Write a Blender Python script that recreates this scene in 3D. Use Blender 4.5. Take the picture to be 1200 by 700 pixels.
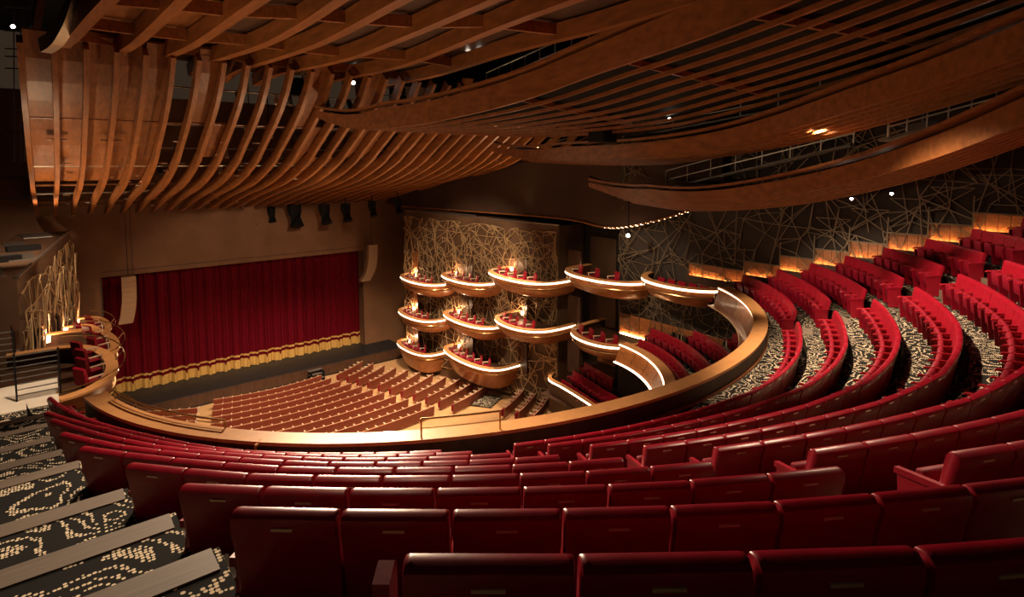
import bpy, math, random
from math import sin, cos, pi, radians, sqrt, hypot
from mathutils import Vector, Matrix
random.seed(7)
for o in list(bpy.data.objects): bpy.data.objects.remove(o)
scene = bpy.context.scene
col = scene.collection

# ------------------------------------------------------------------ camera
ZC = 17.43                       # eye height above the stalls floor
CX = -12.306                     # eye distance left of the hall's centre line
F, YAW, PIT, CY = 673.07, 0.6863, 0.08159, 245.4
cam_d = bpy.data.cameras.new('camera'); cam = bpy.data.objects.new('camera', cam_d); col.objects.link(cam)
cam_d.sensor_fit = 'HORIZONTAL'; cam_d.sensor_width = 36; cam_d.lens = F/1200*36
cam_d.shift_y = -(350-CY)/1200; cam_d.clip_end = 300; cam_d.clip_start = .05
cam.location = (CX, 0, ZC); cam.rotation_euler = (pi/2-PIT, 0, -YAW)
scene.camera = cam

# ------------------------------------------------------------------ world, exposure
world = bpy.data.worlds.new('hall_air'); scene.world = world; world.use_nodes = True
world.node_tree.nodes['Background'].inputs[0].default_value = (1.0, .62, .38, 1)
world.node_tree.nodes['Background'].inputs[1].default_value = .02
vs = scene.view_settings
vs.view_transform = 'Standard'; vs.look = 'None'; vs.gamma = 1; vs.use_curve_mapping = False; vs.exposure = 0.65

# ------------------------------------------------------------------ house lights (spotlights in the ceiling), uplights and added fill
def spot(loc, aim, power, size=70, blend=.6, radius=.25, colour=(1, .74, .5)):
    l = bpy.data.lights.new('house_and_fill_light', 'SPOT'); o = bpy.data.objects.new('house_and_fill_light', l); col.objects.link(o)
    l.energy = power; l.spot_size = radians(size); l.spot_blend = blend; l.shadow_soft_size = radius; l.color = colour
    o.location = loc; d = Vector(aim)-Vector(loc); o.rotation_euler = d.to_track_quat('-Z', 'Y').to_euler()
    return o
HOUSE = [  # location, aim, power, cone
    ((3, 8, 20.2), (4.5, 4, 12.5), 4800, 80), ((8.5, 9, 18.6), (9.5, 6.5, 13.6), 1800, 85),
    ((-1.0, 3.5, 20.6), (-3.4, 1.8, 15), 1200, 66), ((-9.5, 6, 20.9), (-12.2, 7, 13.5), 260, 75),
    ((-4.0, 22, 20.9), (-9, 9, 12.5), 6500, 60), ((-1, 22.5, 18.4), (-4.5, 8, 12.5), 3900, 52),
    ((-4, 27.5, 17.7), (-1.5, 38.5, 0), 10000, 66), ((3, 27.5, 17.7), (5, 38, 0), 10000, 66), ((8, 26, 16.6), (9, 30, 0), 5000, 60),
    ((0, 27.6, 17.5), (0, 48, 5.0), 2900, 58),
    ((4.5, 19, 16.8), (11, 20, 8), 1500, 80), ((2, 27.5, 17.7), (11.5, 34, 8), 4200, 60),
    ((-6.5, 22, 20.4), (-11, 25, 10), 2000, 60), ((-6, 14, 21.0), (-8.5, 6, 13), 3600, 62), ((5.5, 11.5, 15.6), (10.4, 9.0, 12.0), 800, 60), ((-11.5, 15, 20.6), (-13.2, 18.6, 11.5), 2600, 30), ((-13.6, 27, 19.5), (-12.8, 34, 13.4), 2600, 60), ((-6, 27.5, 17.8), (-12, 36, 10), 1500, 55),
]
for a, b, e, s in HOUSE: spot(a, b, e, s, radius=.6 if a == (-6, 14, 21.0) else .25)
# uplights on top of the side walls, washing the ribbed ceiling
for x in (-12.6, 12.9):
    for y in (29, 34, 39):
        spot((x, y, ZC-3.7), (x*.45, y+1.5, ZC+5), 420, 120, .8, .15, (1, .66, .38))
for x, y, z, ax, ay, az, e in ((12.9, 14, ZC-2.0, 5, 12, ZC+4, 420), (12.9, 8, ZC-.6, 6, 7, ZC+4, 300), (-13.2, 18, ZC-3.5, 4, 18, ZC+2, 1000), (0, 27.5, 1.2, 0, 24, ZC+4, 2000)):  # unseen fill uplights added for the clouds; the one at stalls level imitates floor bounce
    spot((x, y, z), (ax, ay, az), e, 120, .8, .15, (1, .66, .38))

# ------------------------------------------------------------------ materials
M = {}
def mat(name, c, rough=.5, metal=0., spec=.5, noise=None, bump=0., emit=None, strength=0., coat=0., sheen=0., stretch=(1, 1, 1), c2=None):
    m = bpy.data.materials.new(name); m.use_nodes = True; nt = m.node_tree; b = nt.nodes['Principled BSDF']
    b.inputs['Base Color'].default_value = (*c, 1); b.inputs['Roughness'].default_value = rough
    b.inputs['Metallic'].default_value = metal; b.inputs['Specular IOR Level'].default_value = spec
    b.inputs['Coat Weight'].default_value = coat; b.inputs['Sheen Weight'].default_value = sheen
    if noise:
        tc = nt.nodes.new('ShaderNodeTexCoord'); mp = nt.nodes.new('ShaderNodeMapping'); nz = nt.nodes.new('ShaderNodeTexNoise')
        mp.inputs['Scale'].default_value = stretch; nz.inputs['Scale'].default_value = noise; nz.inputs['Detail'].default_value = 5
        nt.links.new(tc.outputs['Object'], mp.inputs[0]); nt.links.new(mp.outputs[0], nz.inputs['Vector'])
        r = nt.nodes.new('ShaderNodeValToRGB'); d = c2 or tuple(v*.55 for v in c)
        r.color_ramp.elements[0].color = (*d, 1); r.color_ramp.elements[0].position = .3
        r.color_ramp.elements[1].color = (*c, 1); r.color_ramp.elements[1].position = .7
        nt.links.new(nz.outputs['Fac'], r.inputs[0]); nt.links.new(r.outputs[0], b.inputs['Base Color'])
        if bump:
            bp = nt.nodes.new('ShaderNodeBump'); bp.inputs['Strength'].default_value = bump; bp.inputs['Distance'].default_value = .02
            nt.links.new(nz.outputs['Fac'], bp.inputs['Height']); nt.links.new(bp.outputs[0], b.inputs['Normal'])
    if emit:
        b.inputs['Emission Color'].default_value = (*emit, 1); b.inputs['Emission Strength'].default_value = strength
    M[name] = m; return m
mat('wood', (.33, .115, .030), .42, noise=1.6, stretch=(6, .5, 3), bump=.05)
mat('wood_rail', (.70, .34, .125), .38, noise=2.2, stretch=(2, 2, 5), c2=(.60, .28, .10), coat=.15)
mat('wood_fascia', (.42, .15, .045), .35, noise=1.5, stretch=(2, 2, 5), coat=.2)
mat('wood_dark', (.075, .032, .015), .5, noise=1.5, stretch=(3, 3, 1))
mat('leather', (.30, .006, .020), .32, noise=9, bump=.06, c2=(.24, .004, .016), spec=.42)
mat('leather_front', (.25, .004, .020), .55, noise=6, c2=(.19, .0025, .015), spec=.3)
mat('brass', (.55, .36, .16), .3, 1)
mat('black', (.010, .009, .009), .8, spec=.15)
mat('black_floor', (.018, .020, .024), .5, noise=2)
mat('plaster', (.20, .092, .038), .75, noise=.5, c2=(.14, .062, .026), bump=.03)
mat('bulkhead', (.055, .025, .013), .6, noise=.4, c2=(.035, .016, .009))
mat('wall_dark', (.030, .018, .011), .7, noise=.7)
mat('wall_side', (.13, .068, .034), .6, noise=.6, c2=(.07, .036, .018))
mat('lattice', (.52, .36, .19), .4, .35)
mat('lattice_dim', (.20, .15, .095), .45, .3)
mat('led', (1, .8, .6), .5, emit=(1, .72, .45), strength=3.6)
mat('led_cove', (1, .7, .4), .5, emit=(1, .55, .23), strength=28)
mat('led_edge', (1, .7, .4), .5, emit=(1, .6, .3), strength=5)
mat('plaque', (.62, .50, .34), .4, .3)
mat('lamp_lens', (1, .9, .8), .5, emit=(1, .86, .70), strength=22)
mat('sconce_glow', (1, .7, .4), .5, emit=(1, .56, .28), strength=9)
mat('stalls_wood', (.20, .040, .020), .4, noise=3, c2=(.16, .03, .015))
mat('arm_leather', (.38, .018, .028), .2, spec=.7)
mat('stalls_edge', (.55, .30, .18), .4)
mat('stalls_floor', (.68, .40, .19), .5, noise=.8, c2=(.60, .34, .15))
mat('cream', (.75, .55, .38), .5)
mat('velvet', (.125, .002, .009), .9, spec=.08, noise=14, c2=(.085, .0015, .006), stretch=(1, 1, .2))
mat('gold', (.60, .36, .10), .55, noise=12, c2=(.44, .25, .06))
mat('step', (.18, .13, .092), .6, noise=3, stretch=(.6, 40, 1), c2=(.105, .075, .055))
mat('white_panel', (.80, .74, .64), .5, noise=1.2, c2=(.66, .58, .48))
mat('steel', (.45, .42, .38), .35, .9)
mat('grey_metal', (.20, .19, .18), .45, .3, noise=1.4, c2=(.07, .065, .06))
mat('speaker', (.36, .22, .12), .6)
def carpet():
    m = bpy.data.materials.new('carpet'); m.use_nodes = True; nt = m.node_tree; N = nt.nodes; b = N['Principled BSDF']; b.inputs['Roughness'].default_value = .95; b.inputs['Specular IOR Level'].default_value = .1
    tc = N.new('ShaderNodeTexCoord'); mp = N.new('ShaderNodeMapping'); mp.inputs['Scale'].default_value = (1, 1, 0)
    nt.links.new(tc.outputs['Object'], mp.inputs[0])
    v = N.new('ShaderNodeTexVoronoi'); v.inputs['Scale'].default_value = 34; v.inputs['Randomness'].default_value = .35
    nt.links.new(mp.outputs[0], v.inputs['Vector'])
    nz = N.new('ShaderNodeTexNoise'); nz.inputs['Scale'].default_value = 1.8; nz.inputs['Detail'].default_value = .6
    nt.links.new(v.outputs['Position'], nz.inputs['Vector'])
    def mth(op, a, bb):
        n = N.new('ShaderNodeMath'); n.operation = op
        for i, q in enumerate((a, bb)):
            if isinstance(q, (int, float)): n.inputs[i].default_value = q
            elif q is not None: nt.links.new(q, n.inputs[i])
        return n.outputs[0]
    f = mth('FRACT', mth('MULTIPLY', nz.outputs['Fac'], 11), 0)
    line = mth('LESS_THAN', f, .34)
    dot = mth('LESS_THAN', v.outputs['Distance'], .43)
    k = mth('MULTIPLY', line, dot)
    mx = N.new('ShaderNodeMix'); mx.data_type = 'RGBA'
    mx.inputs['A'].default_value = (.013, .012, .011, 1); mx.inputs['B'].default_value = (.80, .66, .47, 1)
    nt.links.new(k, mx.inputs['Factor']); nt.links.new(mx.outputs['Result'], b.inputs['Base Color']); M['carpet'] = m
carpet()

# ------------------------------------------------------------------ mesh helpers
class MB:
    def __init__(s): s.v = []; s.f = []
    def box(s, c, d, rz=0):
        cx, cy, cz = c; dx, dy, dz = d[0]/2, d[1]/2, d[2]/2; n = len(s.v); ca, sa = cos(rz), sin(rz)
        for z in (-dz, dz):
            for x, y in ((-dx, -dy), (dx, -dy), (dx, dy), (-dx, dy)): s.v.append((cx+x*ca-y*sa, cy+x*sa+y*ca, cz+z))
        s.f += [(n+3, n+2, n+1, n), (n+4, n+5, n+6, n+7)]+[(n+i, n+(i+1) % 4, n+4+(i+1) % 4, n+4+i) for i in range(4)]; return s
    def bar(s, p, q, w, h=None, seg=4):
        p = Vector(p); q = Vector(q); d = (q-p); h = h or w
        if d.length < 1e-6: return s
        d.normalize(); up = Vector((0, 0, 1)) if abs(d.z) < .95 else Vector((1, 0, 0)); a = d.cross(up).normalized(); b = a.cross(d); n = len(s.v)
        for e in (p, q):
            for i in range(seg):
                t = 2*pi*(i+.5)/seg; k = .7071 if seg == 4 else .5
                s.v.append(tuple(e+a*cos(t)*w*k+b*sin(t)*h*k))
        s.f += [tuple(n+i for i in range(seg))[::-1], tuple(n+seg+i for i in range(seg))]
        s.f += [(n+i, n+(i+1) % seg, n+seg+(i+1) % seg, n+seg+i) for i in range(seg)]; return s
    def grid(s, rows, closed=False, caps=False):
        n = len(s.v); w = len(rows[0])
        for r in rows: s.v += [tuple(q) for q in r]
        for i in range(len(rows)-1):
            for j in range(w if closed else w-1):
                a = n+i*w+j; b = n+i*w+(j+1) % w; s.f.append((a, b, b+w, a+w))
        if caps: s.f += [tuple(n+j for j in range(w))[::-1], tuple(n+(len(rows)-1)*w+j for j in range(w))]
        return s
    def sweep(s, path, prof):
        """path: (x, y, z, nx, ny); profile: (offset along n, dz), closed"""
        return s.grid([[(x+nx*o, y+ny*o, z+dz) for o, dz in prof] for x, y, z, nx, ny in path], True, True)
    def ribbon3(s, pts, w, h):
        """rectangular beam through 3D points, width w sideways (horizontal), height h upward"""
        rows = []
        for i, p in enumerate(pts):
            p = Vector(p); d = Vector(pts[min(i+1, len(pts)-1)])-Vector(pts[max(i-1, 0)]); d.normalize()
            a = d.cross(Vector((0, 0, 1)))
            a = a.normalized() if a.length > 1e-3 else Vector((1, 0, 0)); b = a.cross(d).normalized()
            rows.append([p-a*w/2, p+a*w/2, p+a*w/2+b*h, p-a*w/2+b*h])
        return s.grid(rows, True, True)
    def tube(s, pts, r, seg=6):
        rows = []
        for i, p in enumerate(pts):
            p = Vector(p); d = Vector(pts[min(i+1, len(pts)-1)])-Vector(pts[max(i-1, 0)]); d.normalize()
            up = Vector((0, 0, 1)) if abs(d.z) < .95 else Vector((1, 0, 0)); a = d.cross(up).normalized(); b = a.cross(d)
            rows.append([p+a*cos(2*pi*k/seg)*r+b*sin(2*pi*k/seg)*r for k in range(seg)])
        return s.grid(rows, True, True)
    def cyl(s, c, r, z0, z1, seg=12, r2=None):
        r2 = r if r2 is None else r2
        return s.grid([[(c[0]+q*cos(2*pi*k/seg), c[1]+q*sin(2*pi*k/seg), z) for k in range(seg)] for q, z in ((r, z0), (r2, z1))], True, True)
    def add(s, me, mtx):
        n = len(s.v); s.v += [tuple(mtx @ v.co) for v in me.vertices]; s.f += [tuple(n+i for i in p.vertices) for p in me.polygons]; return s
    def mesh(s, name, m, smooth=None):
        me = bpy.data.meshes.new(name); me.from_pydata(s.v, [], s.f); me.validate(); me.update(); me.materials.append(M[m])
        if smooth:
            me.shade_smooth(); me.set_sharp_from_angle(angle=radians(smooth))
        return me
def link(name, me, parent=None, loc=None):
    o = bpy.data.objects.new(name, me); col.objects.link(o)
    if parent: o.parent = parent
    if loc: o.location = loc
    return o
def tag(o, label=None, cat=None, group=None, kind=None):
    if label: o['label'] = label
    if cat: o['category'] = cat
    if group: o['group'] = group
    if kind: o['kind'] = kind
    return o
def root(name, label, cat, loc=(0, 0, 0), rz=0, group=None, kind=None):
    o = bpy.data.objects.new(name, None); col.objects.link(o); o.location = loc; o.rotation_euler = (0, 0, rz); o.empty_display_size = .1
    return tag(o, label, cat, group, kind)
def part(name, mb, m, parent, smooth=None, label=None, kind=None):
    """a part given in world coordinates under an unrotated parent (or a sub-part of such a part)"""
    o = link(name, mb.mesh(name, m, smooth), parent); off = Vector((0, 0, 0)); q = parent
    while q: off += Vector(q.location); q = q.parent
    o.location = -off
    return tag(o, label, kind=kind)
def single(name, mb, m, label, cat, group=None, smooth=None, kind=None):
    return tag(link(name, mb.mesh(name, m, smooth)), label, cat, group, kind)
def struct(name, mb, m, label=None, parent=None, smooth=None):
    o = link(name, mb.mesh(name, m, smooth), parent)
    return tag(o, label, kind='structure')
ORD = 'zeroth first second third fourth fifth sixth seventh eighth ninth tenth eleventh twelfth thirteenth fourteenth fifteenth sixteenth seventeenth eighteenth nineteenth twentieth twenty-first twenty-second twenty-third twenty-fourth twenty-fifth twenty-sixth twenty-seventh twenty-eighth twenty-ninth thirtieth thirty-first thirty-second thirty-third thirty-fourth thirty-fifth thirty-sixth thirty-seventh thirty-eighth thirty-ninth fortieth'.split()
Fv = Vector((sin(YAW)*cos(PIT), cos(YAW)*cos(PIT), -sin(PIT))); Rv = Vector((cos(YAW), -sin(YAW), 0)); Uv = Rv.cross(Fv)
EYE = Vector((CX, 0, ZC))
def at(x, y, D): return EYE+(Fv+Rv*((x-600)/F)+Uv*((CY-y)/F))*D          # a place in the hall seen along a direction at a known distance
def onz(x, y, z):
    d = Fv+Rv*((x-600)/F)+Uv*((CY-y)/F); return EYE+d*((z-ZC)/d.z)
def pix(P):
    d = Vector(P)-EYE; z = d.dot(Fv)
    return (600+F*d.dot(Rv)/z, CY-F*d.dot(Uv)/z, z) if z > .1 else (-9999, -9999, z)
def lerp(a, b, t): return a+(b-a)*t
def interp(x, xs, ys):
    if x <= xs[0]: return ys[0]
    for i in range(1, len(xs)):
        if x <= xs[i]: return lerp(ys[i-1], ys[i], (x-xs[i-1])/(xs[i]-xs[i-1]))
    return ys[-1]
def resample(pts, n):
    pts = [Vector(p) for p in pts]; L = [0]
    # Catmull-Rom for smoothness
    fine = []
    for i in range(len(pts)-1):
        p0 = pts[max(i-1, 0)]; p1 = pts[i]; p2 = pts[i+1]; p3 = pts[min(i+2, len(pts)-1)]
        for k in range(12):
            t = k/12; fine.append(.5*((2*p1)+(p2-p0)*t+(2*p0-5*p1+4*p2-p3)*t*t+(3*p1-p0-3*p2+p3)*t**3))
    fine.append(pts[-1])
    for a, b in zip(fine, fine[1:]): L.append(L[-1]+(b-a).length)
    out = []
    for i in range(n):
        s = L[-1]*i/(n-1); j = 0
        while j < len(L)-2 and L[j+1] < s: j += 1
        t = (s-L[j])/max(L[j+1]-L[j], 1e-9); out.append(fine[j].lerp(fine[j+1], t))
    return out

# ------------------------------------------------------------------ the balcony's plan: an ellipse and the rows behind it
EA, EB, ECY = 11.923, 9.843, 17.523
def el(th, d=0., a=EA, b=EB, cy=ECY):
    t = radians(th); nx, ny = cos(t)/a, sin(t)/b; l = hypot(nx, ny); nx /= l; ny /= l
    return a*cos(t)+nx*d, cy+b*sin(t)+ny*d, nx, ny
D1 = ([-180, -168, -150, -140, -130, -120, -110, -100, -92, -85, -78, -70, -62, 0], [.8, .8, .95, 1.17, 1.27, 1.42, 1.52, 1.62, 1.66, 1.55, 1.37, 1.10, .88, .88])
DP = ([-180, -150, -140, -130, -120, -110, -100, -92, -85, -78, -68, -58, -38, 0], [.62, .75, .85, .953, 1.01, 1.06, 1.11, 1.11, 1.09, 1.08, 1.04, .98, .84, .8])
def drow(k, th): return interp(th, *D1)+interp(th, *DP)*(k-1)
def zrow(k): return ZC-4.95+.46*(k-1)          # top of the seat backs
def zfl(k): return zrow(k)-.95                 # floor of the tier
ZRAIL = ZC-5.389
NT = 13

# ------------------------------------------------------------------ floors
floor = root('floor', 'dark patterned carpet tiers of the upper balcony', None, (0, 0, zfl(1)), kind='structure')
def xaisle(y): return -11.25-.085*y
def edge(k, th): return drow(k, th)+.14
for k in range(1, NT+1):
    mb = MB(); ths = [-176+i*2.0 for i in range(87)]
    a0 = []; a1 = []
    for th in ths:
        di = edge(k-1, th) if k > 1 else 0.0; do = edge(k, th)
        x0, y0, _, _ = el(th, di); x1, y1, _, _ = el(th, do)
        if x1 < xaisle(y1)-.5 or x1 > 12.35: continue
        a0.append((x0, y0)); a1.append((x1, y1))
    z = zfl(k)
    rows = [[(x0, y0, z-(.5 if k > 1 else .4)), (x0, y0, z), (x1, y1, z), (x1, y1, z+.46)] for (x0, y0), (x1, y1) in zip(a0, a1)]
    mb.grid(rows); part('tier', mb, 'carpet', floor)
YE = [15.15, 13.24, 11.29, 9.49, 7.86, 5.85, 4.27, 2.9, 1.47, .1, -1.3, -2.7, -4.1]
XL = [-12.45, -12.48, -12.42, -12.30, -12.15, -11.87, -11.70, -11.68, -11.5]
stairs = root('floor_stairs', 'carpeted side stairs with brown wooden step edges going down beside the left seat rows', None, (-13, 8, zfl(1)), kind='structure')
for k in range(1, NT+1):
    y0 = YE[k-1]+.62; y1 = (YE[k-2]+.62) if k > 1 else 17.65; z = zfl(k); xr = (min(XL[k-1], XL[max(k-2, 0)]) if k <= 9 else -11.5)+.06
    part('landing', MB().box(((-15.2+xr)/2, (y0+y1)/2, z-.3), (xr+15.2, y1-y0, .6)), 'carpet', stairs)
    if k > 1:
        xr = (XL[k-2] if k <= 10 else -11.4)+.02
        part('step_edge', MB().box(((-15.2+xr)/2, y1-.11, z+.004), (xr+15.2, .22, .012)), 'step', stairs)
        part('step_block', MB().box(((-15.2+xr+.14)/2, y1+.13, z-.46+.115), (xr+15.34, .26, .23)), 'step', stairs)

# steps of the two radial aisles
def solve_x(k, x, lo=-170, hi=-5):
    for _ in range(50):
        m = (lo+hi)/2
        if el(m, drow(k, m))[0] < x: lo = m
        else: hi = m
    return lo
def aisle_x(k, which): return (-6.72-.16*(k-1)) if which == 0 else (6.45+.43*(k-1))
for which in (0, 1):
    for k in range(1, 10):
        th = solve_x(k, aisle_x(k, which)); x, y, nx, ny = el(th, edge(k, th)-.16); rz = math.atan2(ny, nx)-pi/2
        part('step_block', MB().box((x, y, zfl(k)+.115), (.82, .32, .23), rz), 'step', stairs)
        x, y, nx, ny = el(th, edge(k, th)+.14)
        part('step_edge', MB().box((x, y, zfl(k+1)+.004), (.82, .28, .012), rz), 'step', stairs)

# ------------------------------------------------------------------ upper balcony parapet
par = root('balcony_parapet', 'long horseshoe balcony front with orange wooden cap in front of the red seat rows', 'balcony front', (0, 7.7, zfl(1)))
def path(t0, t1, n, d, z, **kw):
    r = []
    for i in range(n+1):
        th = lerp(t0, t1, i/n); x, y, nx, ny = el(th, d, **kw); r.append((x, y, z, nx, ny))
    return r
T0, T1 = -172, -26
part('rail_cap', MB().sweep(path(T0, T1, 110, 0, ZRAIL), [(0, 0), (0, -.07), (-.46, -.07), (-.46, -.015), (-.44, 0)]), 'wood_rail', par, 30)
part('inner_face', MB().sweep(path(T0, T1, 110, 0, ZRAIL), [(-.02, -.07), (-.02, -.62), (-.14, -.62), (-.14, -.07)]), 'wood_dark', par, 30)
part('base_trim', MB().sweep(path(T0, T1, 110, 0, ZRAIL), [(.02, -.44), (.02, -.6), (-.02, -.6), (-.02, -.44)]), 'wood', par, 30)
part('led_strip', MB().sweep(path(T0, T1, 110, 0, ZRAIL), [(-.40, -.072), (-.40, -.125), (-.445, -.125), (-.445, -.072)]), 'led', par)
NP = 26
for i in range(NP):
    a = lerp(T0, T1, (i+.012)/NP); b = lerp(T0, T1, (i+.988)/NP)
    part('fascia_panel', MB().sweep(path(a, b, 5, 0, ZRAIL), [(-.40, -.08), (-.62, -.80), (-.55, -.82), (-.34, -.08)]), 'wood_fascia', par, 30)
part('lower_ledge', MB().sweep(path(T0, T1, 110, 0, ZRAIL), [(-.60, -.80), (-.86, -.84), (-.86, -.9), (-.3, -.95), (-.3, -.85)]), 'wood_fascia', par, 30)
part('ledge_rim', MB().tube([(x+nx*-.89, y+ny*-.89, z-.84) for x, y, z, nx, ny in path(T0, T1, 110, 0, ZRAIL)], .022), 'brass', par, 50)
part('bracket', MB().tube([(*el(-141.5, d)[:2], ZRAIL+z) for d, z in ((-.1, -.02), (.06, -.05), (.1, -.2), (.1, -.5))], .035), 'wood_rail', par, 50)
def guard(name, t0, t1, label, off=-.3, h=.38):
    g = root(name, label, 'handrail', (*el((t0+t1)/2, off)[:2], ZRAIL), group='brass guard rails on the balcony front')
    P = [(x, y, z+h) for x, y, z, nx, ny in path(t0, t1, 12, off, ZRAIL)]
    part('top_rail', MB().tube(P, .022), 'brass', g, 50)
    for i in (0, 12): part('post', MB().tube([P[i], (P[i][0], P[i][1], ZRAIL)], .018), 'brass', g, 50)
    part('lower_rail', MB().tube([(a, b, c-h*.5) for a, b, c in P], .01), 'brass', g, 50)
guard('guard_rail', -125, -117, 'brass guard rail on the balcony cap at the foot of the middle stairs', -.1)
guard('guard_rail', -168, -147, 'long low brass guard rail on the balcony cap near the left boxes', -.42, .16)

# ------------------------------------------------------------------ red leather seats
def seat_meshes():
    S = {}
    prof = [(.115, .20), (.055, .55), (.012, .80), (-.012, .88), (-.004, .93), (.03, .952), (.075, .945), (.10, .91), (.115, .84), (.165, .50), (.20, .42), (.205, .34), (.19, .22)]
    mb = MB(); rows = []
    cy = sum(p[0] for p in prof)/len(prof); cz = sum(p[1] for p in prof)/len(prof)
    for x, k in ((-.279, .90), (-.274, .975), (-.255, 1), (.255, 1), (.274, .975), (.279, .90)):
        rows.append([(x, cy+(a-cy)*(.8 if k < .95 else k), cz+(b-cz)*(1-(1-k)*.28)) for a, b in prof])
    mb.grid(rows, True, True); S['backrest'] = mb.mesh('backrest', 'leather', 45)
    mb = MB(); rows = []
    pr = [(.275, .27), (.255, .32), (.29, .61), (.31, .645), (.345, .655), (.385, .64), (.40, .59), (.365, .29), (.33, .255)]
    cy = sum(p[0] for p in pr)/len(pr); cz = sum(p[1] for p in pr)/len(pr)
    for x, k in ((-.225, .86), (-.205, 1), (.205, 1), (.225, .86)): rows.append([(x, cy+(a-cy)*k, cz+(b-cz)*(1-(1-k)*.4)) for a, b in pr])
    mb.grid(rows, True, True); S['cushion'] = mb.mesh('cushion', 'leather_front', 45)
    mb = MB()
    pr = [(-.025, .045), (.02, .50), (.03, .50), (.03, .045)]
    rows = []
    for y, z0, z1 in ((.13, .615, .655), (.15, .605, .665), (.47, .595, .635), (.50, .575, .61)):
        rows.append([(.264, y, z0), (.300, y, z0), (.302, y, z1-.010), (.295, y, z1), (.269, y, z1), (.262, y, z1-.010)])
    mb.grid(rows, True, True); S['armrest'] = mb.mesh('armrest', 'arm_leather', 45)
    S['armrest_panel'] = MB().grid([[(x, .12, 0.03), (x, .40, 0.03), (x, .455, .57), (x, .10, .60)] for x in (.270, .292)], True, True).mesh('armrest_panel', 'leather')
    mb = MB().box((0, -.0135, .884), (.11, .010, .014)); S['plaque'] = mb.mesh('plaque', 'plaque')
    mb = MB().box((0, .22, .12), (.30, .08, .24)).box((0, .22, .012), (.34, .20, .024)); S['base'] = mb.mesh('base', 'black')
    return S
SEAT = seat_meshes()
end_panel = MB().grid([[(x, .02, 0.02), (x, .42, 0.02), (x, .47, .60), (x, .12, .66)] for x in (-.315, -.285)], True, True).mesh('end_panel', 'leather')
end_pad = MB().grid([[(-.325, y, z-.05), (-.275, y, z-.05), (-.275, y, z), (-.325, y, z)] for y, z in ((.06, .68), (.49, .615))], True, True).mesh('end_armrest', 'leather', 40)
end_wing = MB().grid([[(x, .03, .3), (x, .13, .3), (x, .10, .90), (x, .07, .925), (x, -.02, .91)] for x in (-.37, -.315)], True, True).mesh('end_wing', 'leather', 40)
END_R = [Matrix.Diagonal((-1, 1, 1, 1))]
def row_seats(k, xa, xb, ymax=None):
    """evenly spaced seats along the row between two cross positions: (x, y, z, rz)"""
    ta = solve_x(k, xa); tb = solve_x(k, xb); n = 400; P = []
    for i in range(n+1):
        th = lerp(ta, tb, i/n); x, y, nx, ny = el(th, drow(k, th)); P.append((x, y, nx, ny))
        if ymax and y > ymax and i > 50: break
    L = [0]
    for a, b in zip(P, P[1:]): L.append(L[-1]+hypot(a[0]-b[0], a[1]-b[1]))
    m = max(1, round(L[-1]/.575)); out = []
    for i in range(m):
        s = L[-1]*(i+.5)/m; j = 0
        while j < len(L)-2 and L[j+1] < s: j += 1
        t = (s-L[j])/(L[j+1]-L[j]); x = lerp(P[j][0], P[j+1][0], t); y = lerp(P[j][1], P[j+1][1], t)
        e0 = P[max(j-4, 0)]; e1 = P[min(j+5, len(P)-1)]; dx, dy = e1[0]-e0[0], e1[1]-e0[1]
        out.append((x, y, zfl(k), math.atan2(dy, dx), i, m, L[-1]/m))
    return out
cands = []
for k in range(1, 10):
    for s in row_seats(k, XL[k-1], -7.22-.125*(k-1)): cands.append(('left', k, s))
for k in range(1, 11):
    for s in row_seats(k, -6.12-.165*(k-1), 5.75+.44*(k-1)): cands.append(('mid', k, s))
for k in range(1, 13):
    for s in row_seats(k, 7.0+.40*(k-1), 11.55, 14.2): cands.append(('wing', k, s))
vis = []
for c in cands:
    x, y, z = c[2][:3]; a, b, D = pix((x, y, z+.8))
    if D > .6 and -60 < a < (1260 if D > 16 else 1480) and 0 < b < 800: vis.append((D, c))
vis.sort(key=lambda t: t[0])
print('balcony seats in view', len(vis))
stuffmb = {}
for idx, (D, (blk, k, s)) in enumerate(vis):
    x, y, z, rz, i, m, w = s; wf = w/.578
    if idx >= 500:
        mt = Matrix.Translation((x, y, z)) @ Matrix.Rotation(rz, 4, 'Z') @ Matrix.Diagonal((wf, 1, 1, 1))
        for nm in ('backrest', 'cushion', 'armrest'): stuffmb.setdefault(nm, MB()).add(SEAT[nm], mt)
        continue
    rw = ORD[k]
    if blk == 'left': lb = f'red leather seat, {ORD[i+1]} from the left stairs, {rw} row back from the parapet'
    elif blk == 'mid': lb = f'red leather seat, {ORD[i+1]} right of the middle stairs, {rw} row back from the parapet'
    else: lb = f'red leather seat, {ORD[i+1]} beyond the far right stairs, {rw} row back from the parapet'
    r = root('balcony_chair', lb, 'seat', (x, y, z), rz, 'red leather seats of the upper balcony'); r.scale = (wf, 1, 1)
    bk_ = link('backrest', SEAT['backrest'], r); am_ = link('armrest', SEAT['armrest'], r); link('armrest_panel', SEAT['armrest_panel'], am_)
    for nm in ('cushion', 'base'): link(nm, SEAT[nm], r)
    if D < 14: link('plaque', SEAT['plaque'], bk_)
    if i == 0 and k == 9: link('end_wing', end_wing, r)
    if i == 0: link('end_panel', end_panel, r); link('end_armrest', end_pad, r)
if stuffmb:
    st = root('far_balcony_seats', 'farthest red leather seats at the top right by the glowing wall', 'seats', (10, 6, zfl(6)), kind='stuff')
    for nm, mb in stuffmb.items(): part(nm+'s', mb, 'leather_front' if nm == 'cushion' else 'leather', st, 45, kind='stuff')

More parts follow.
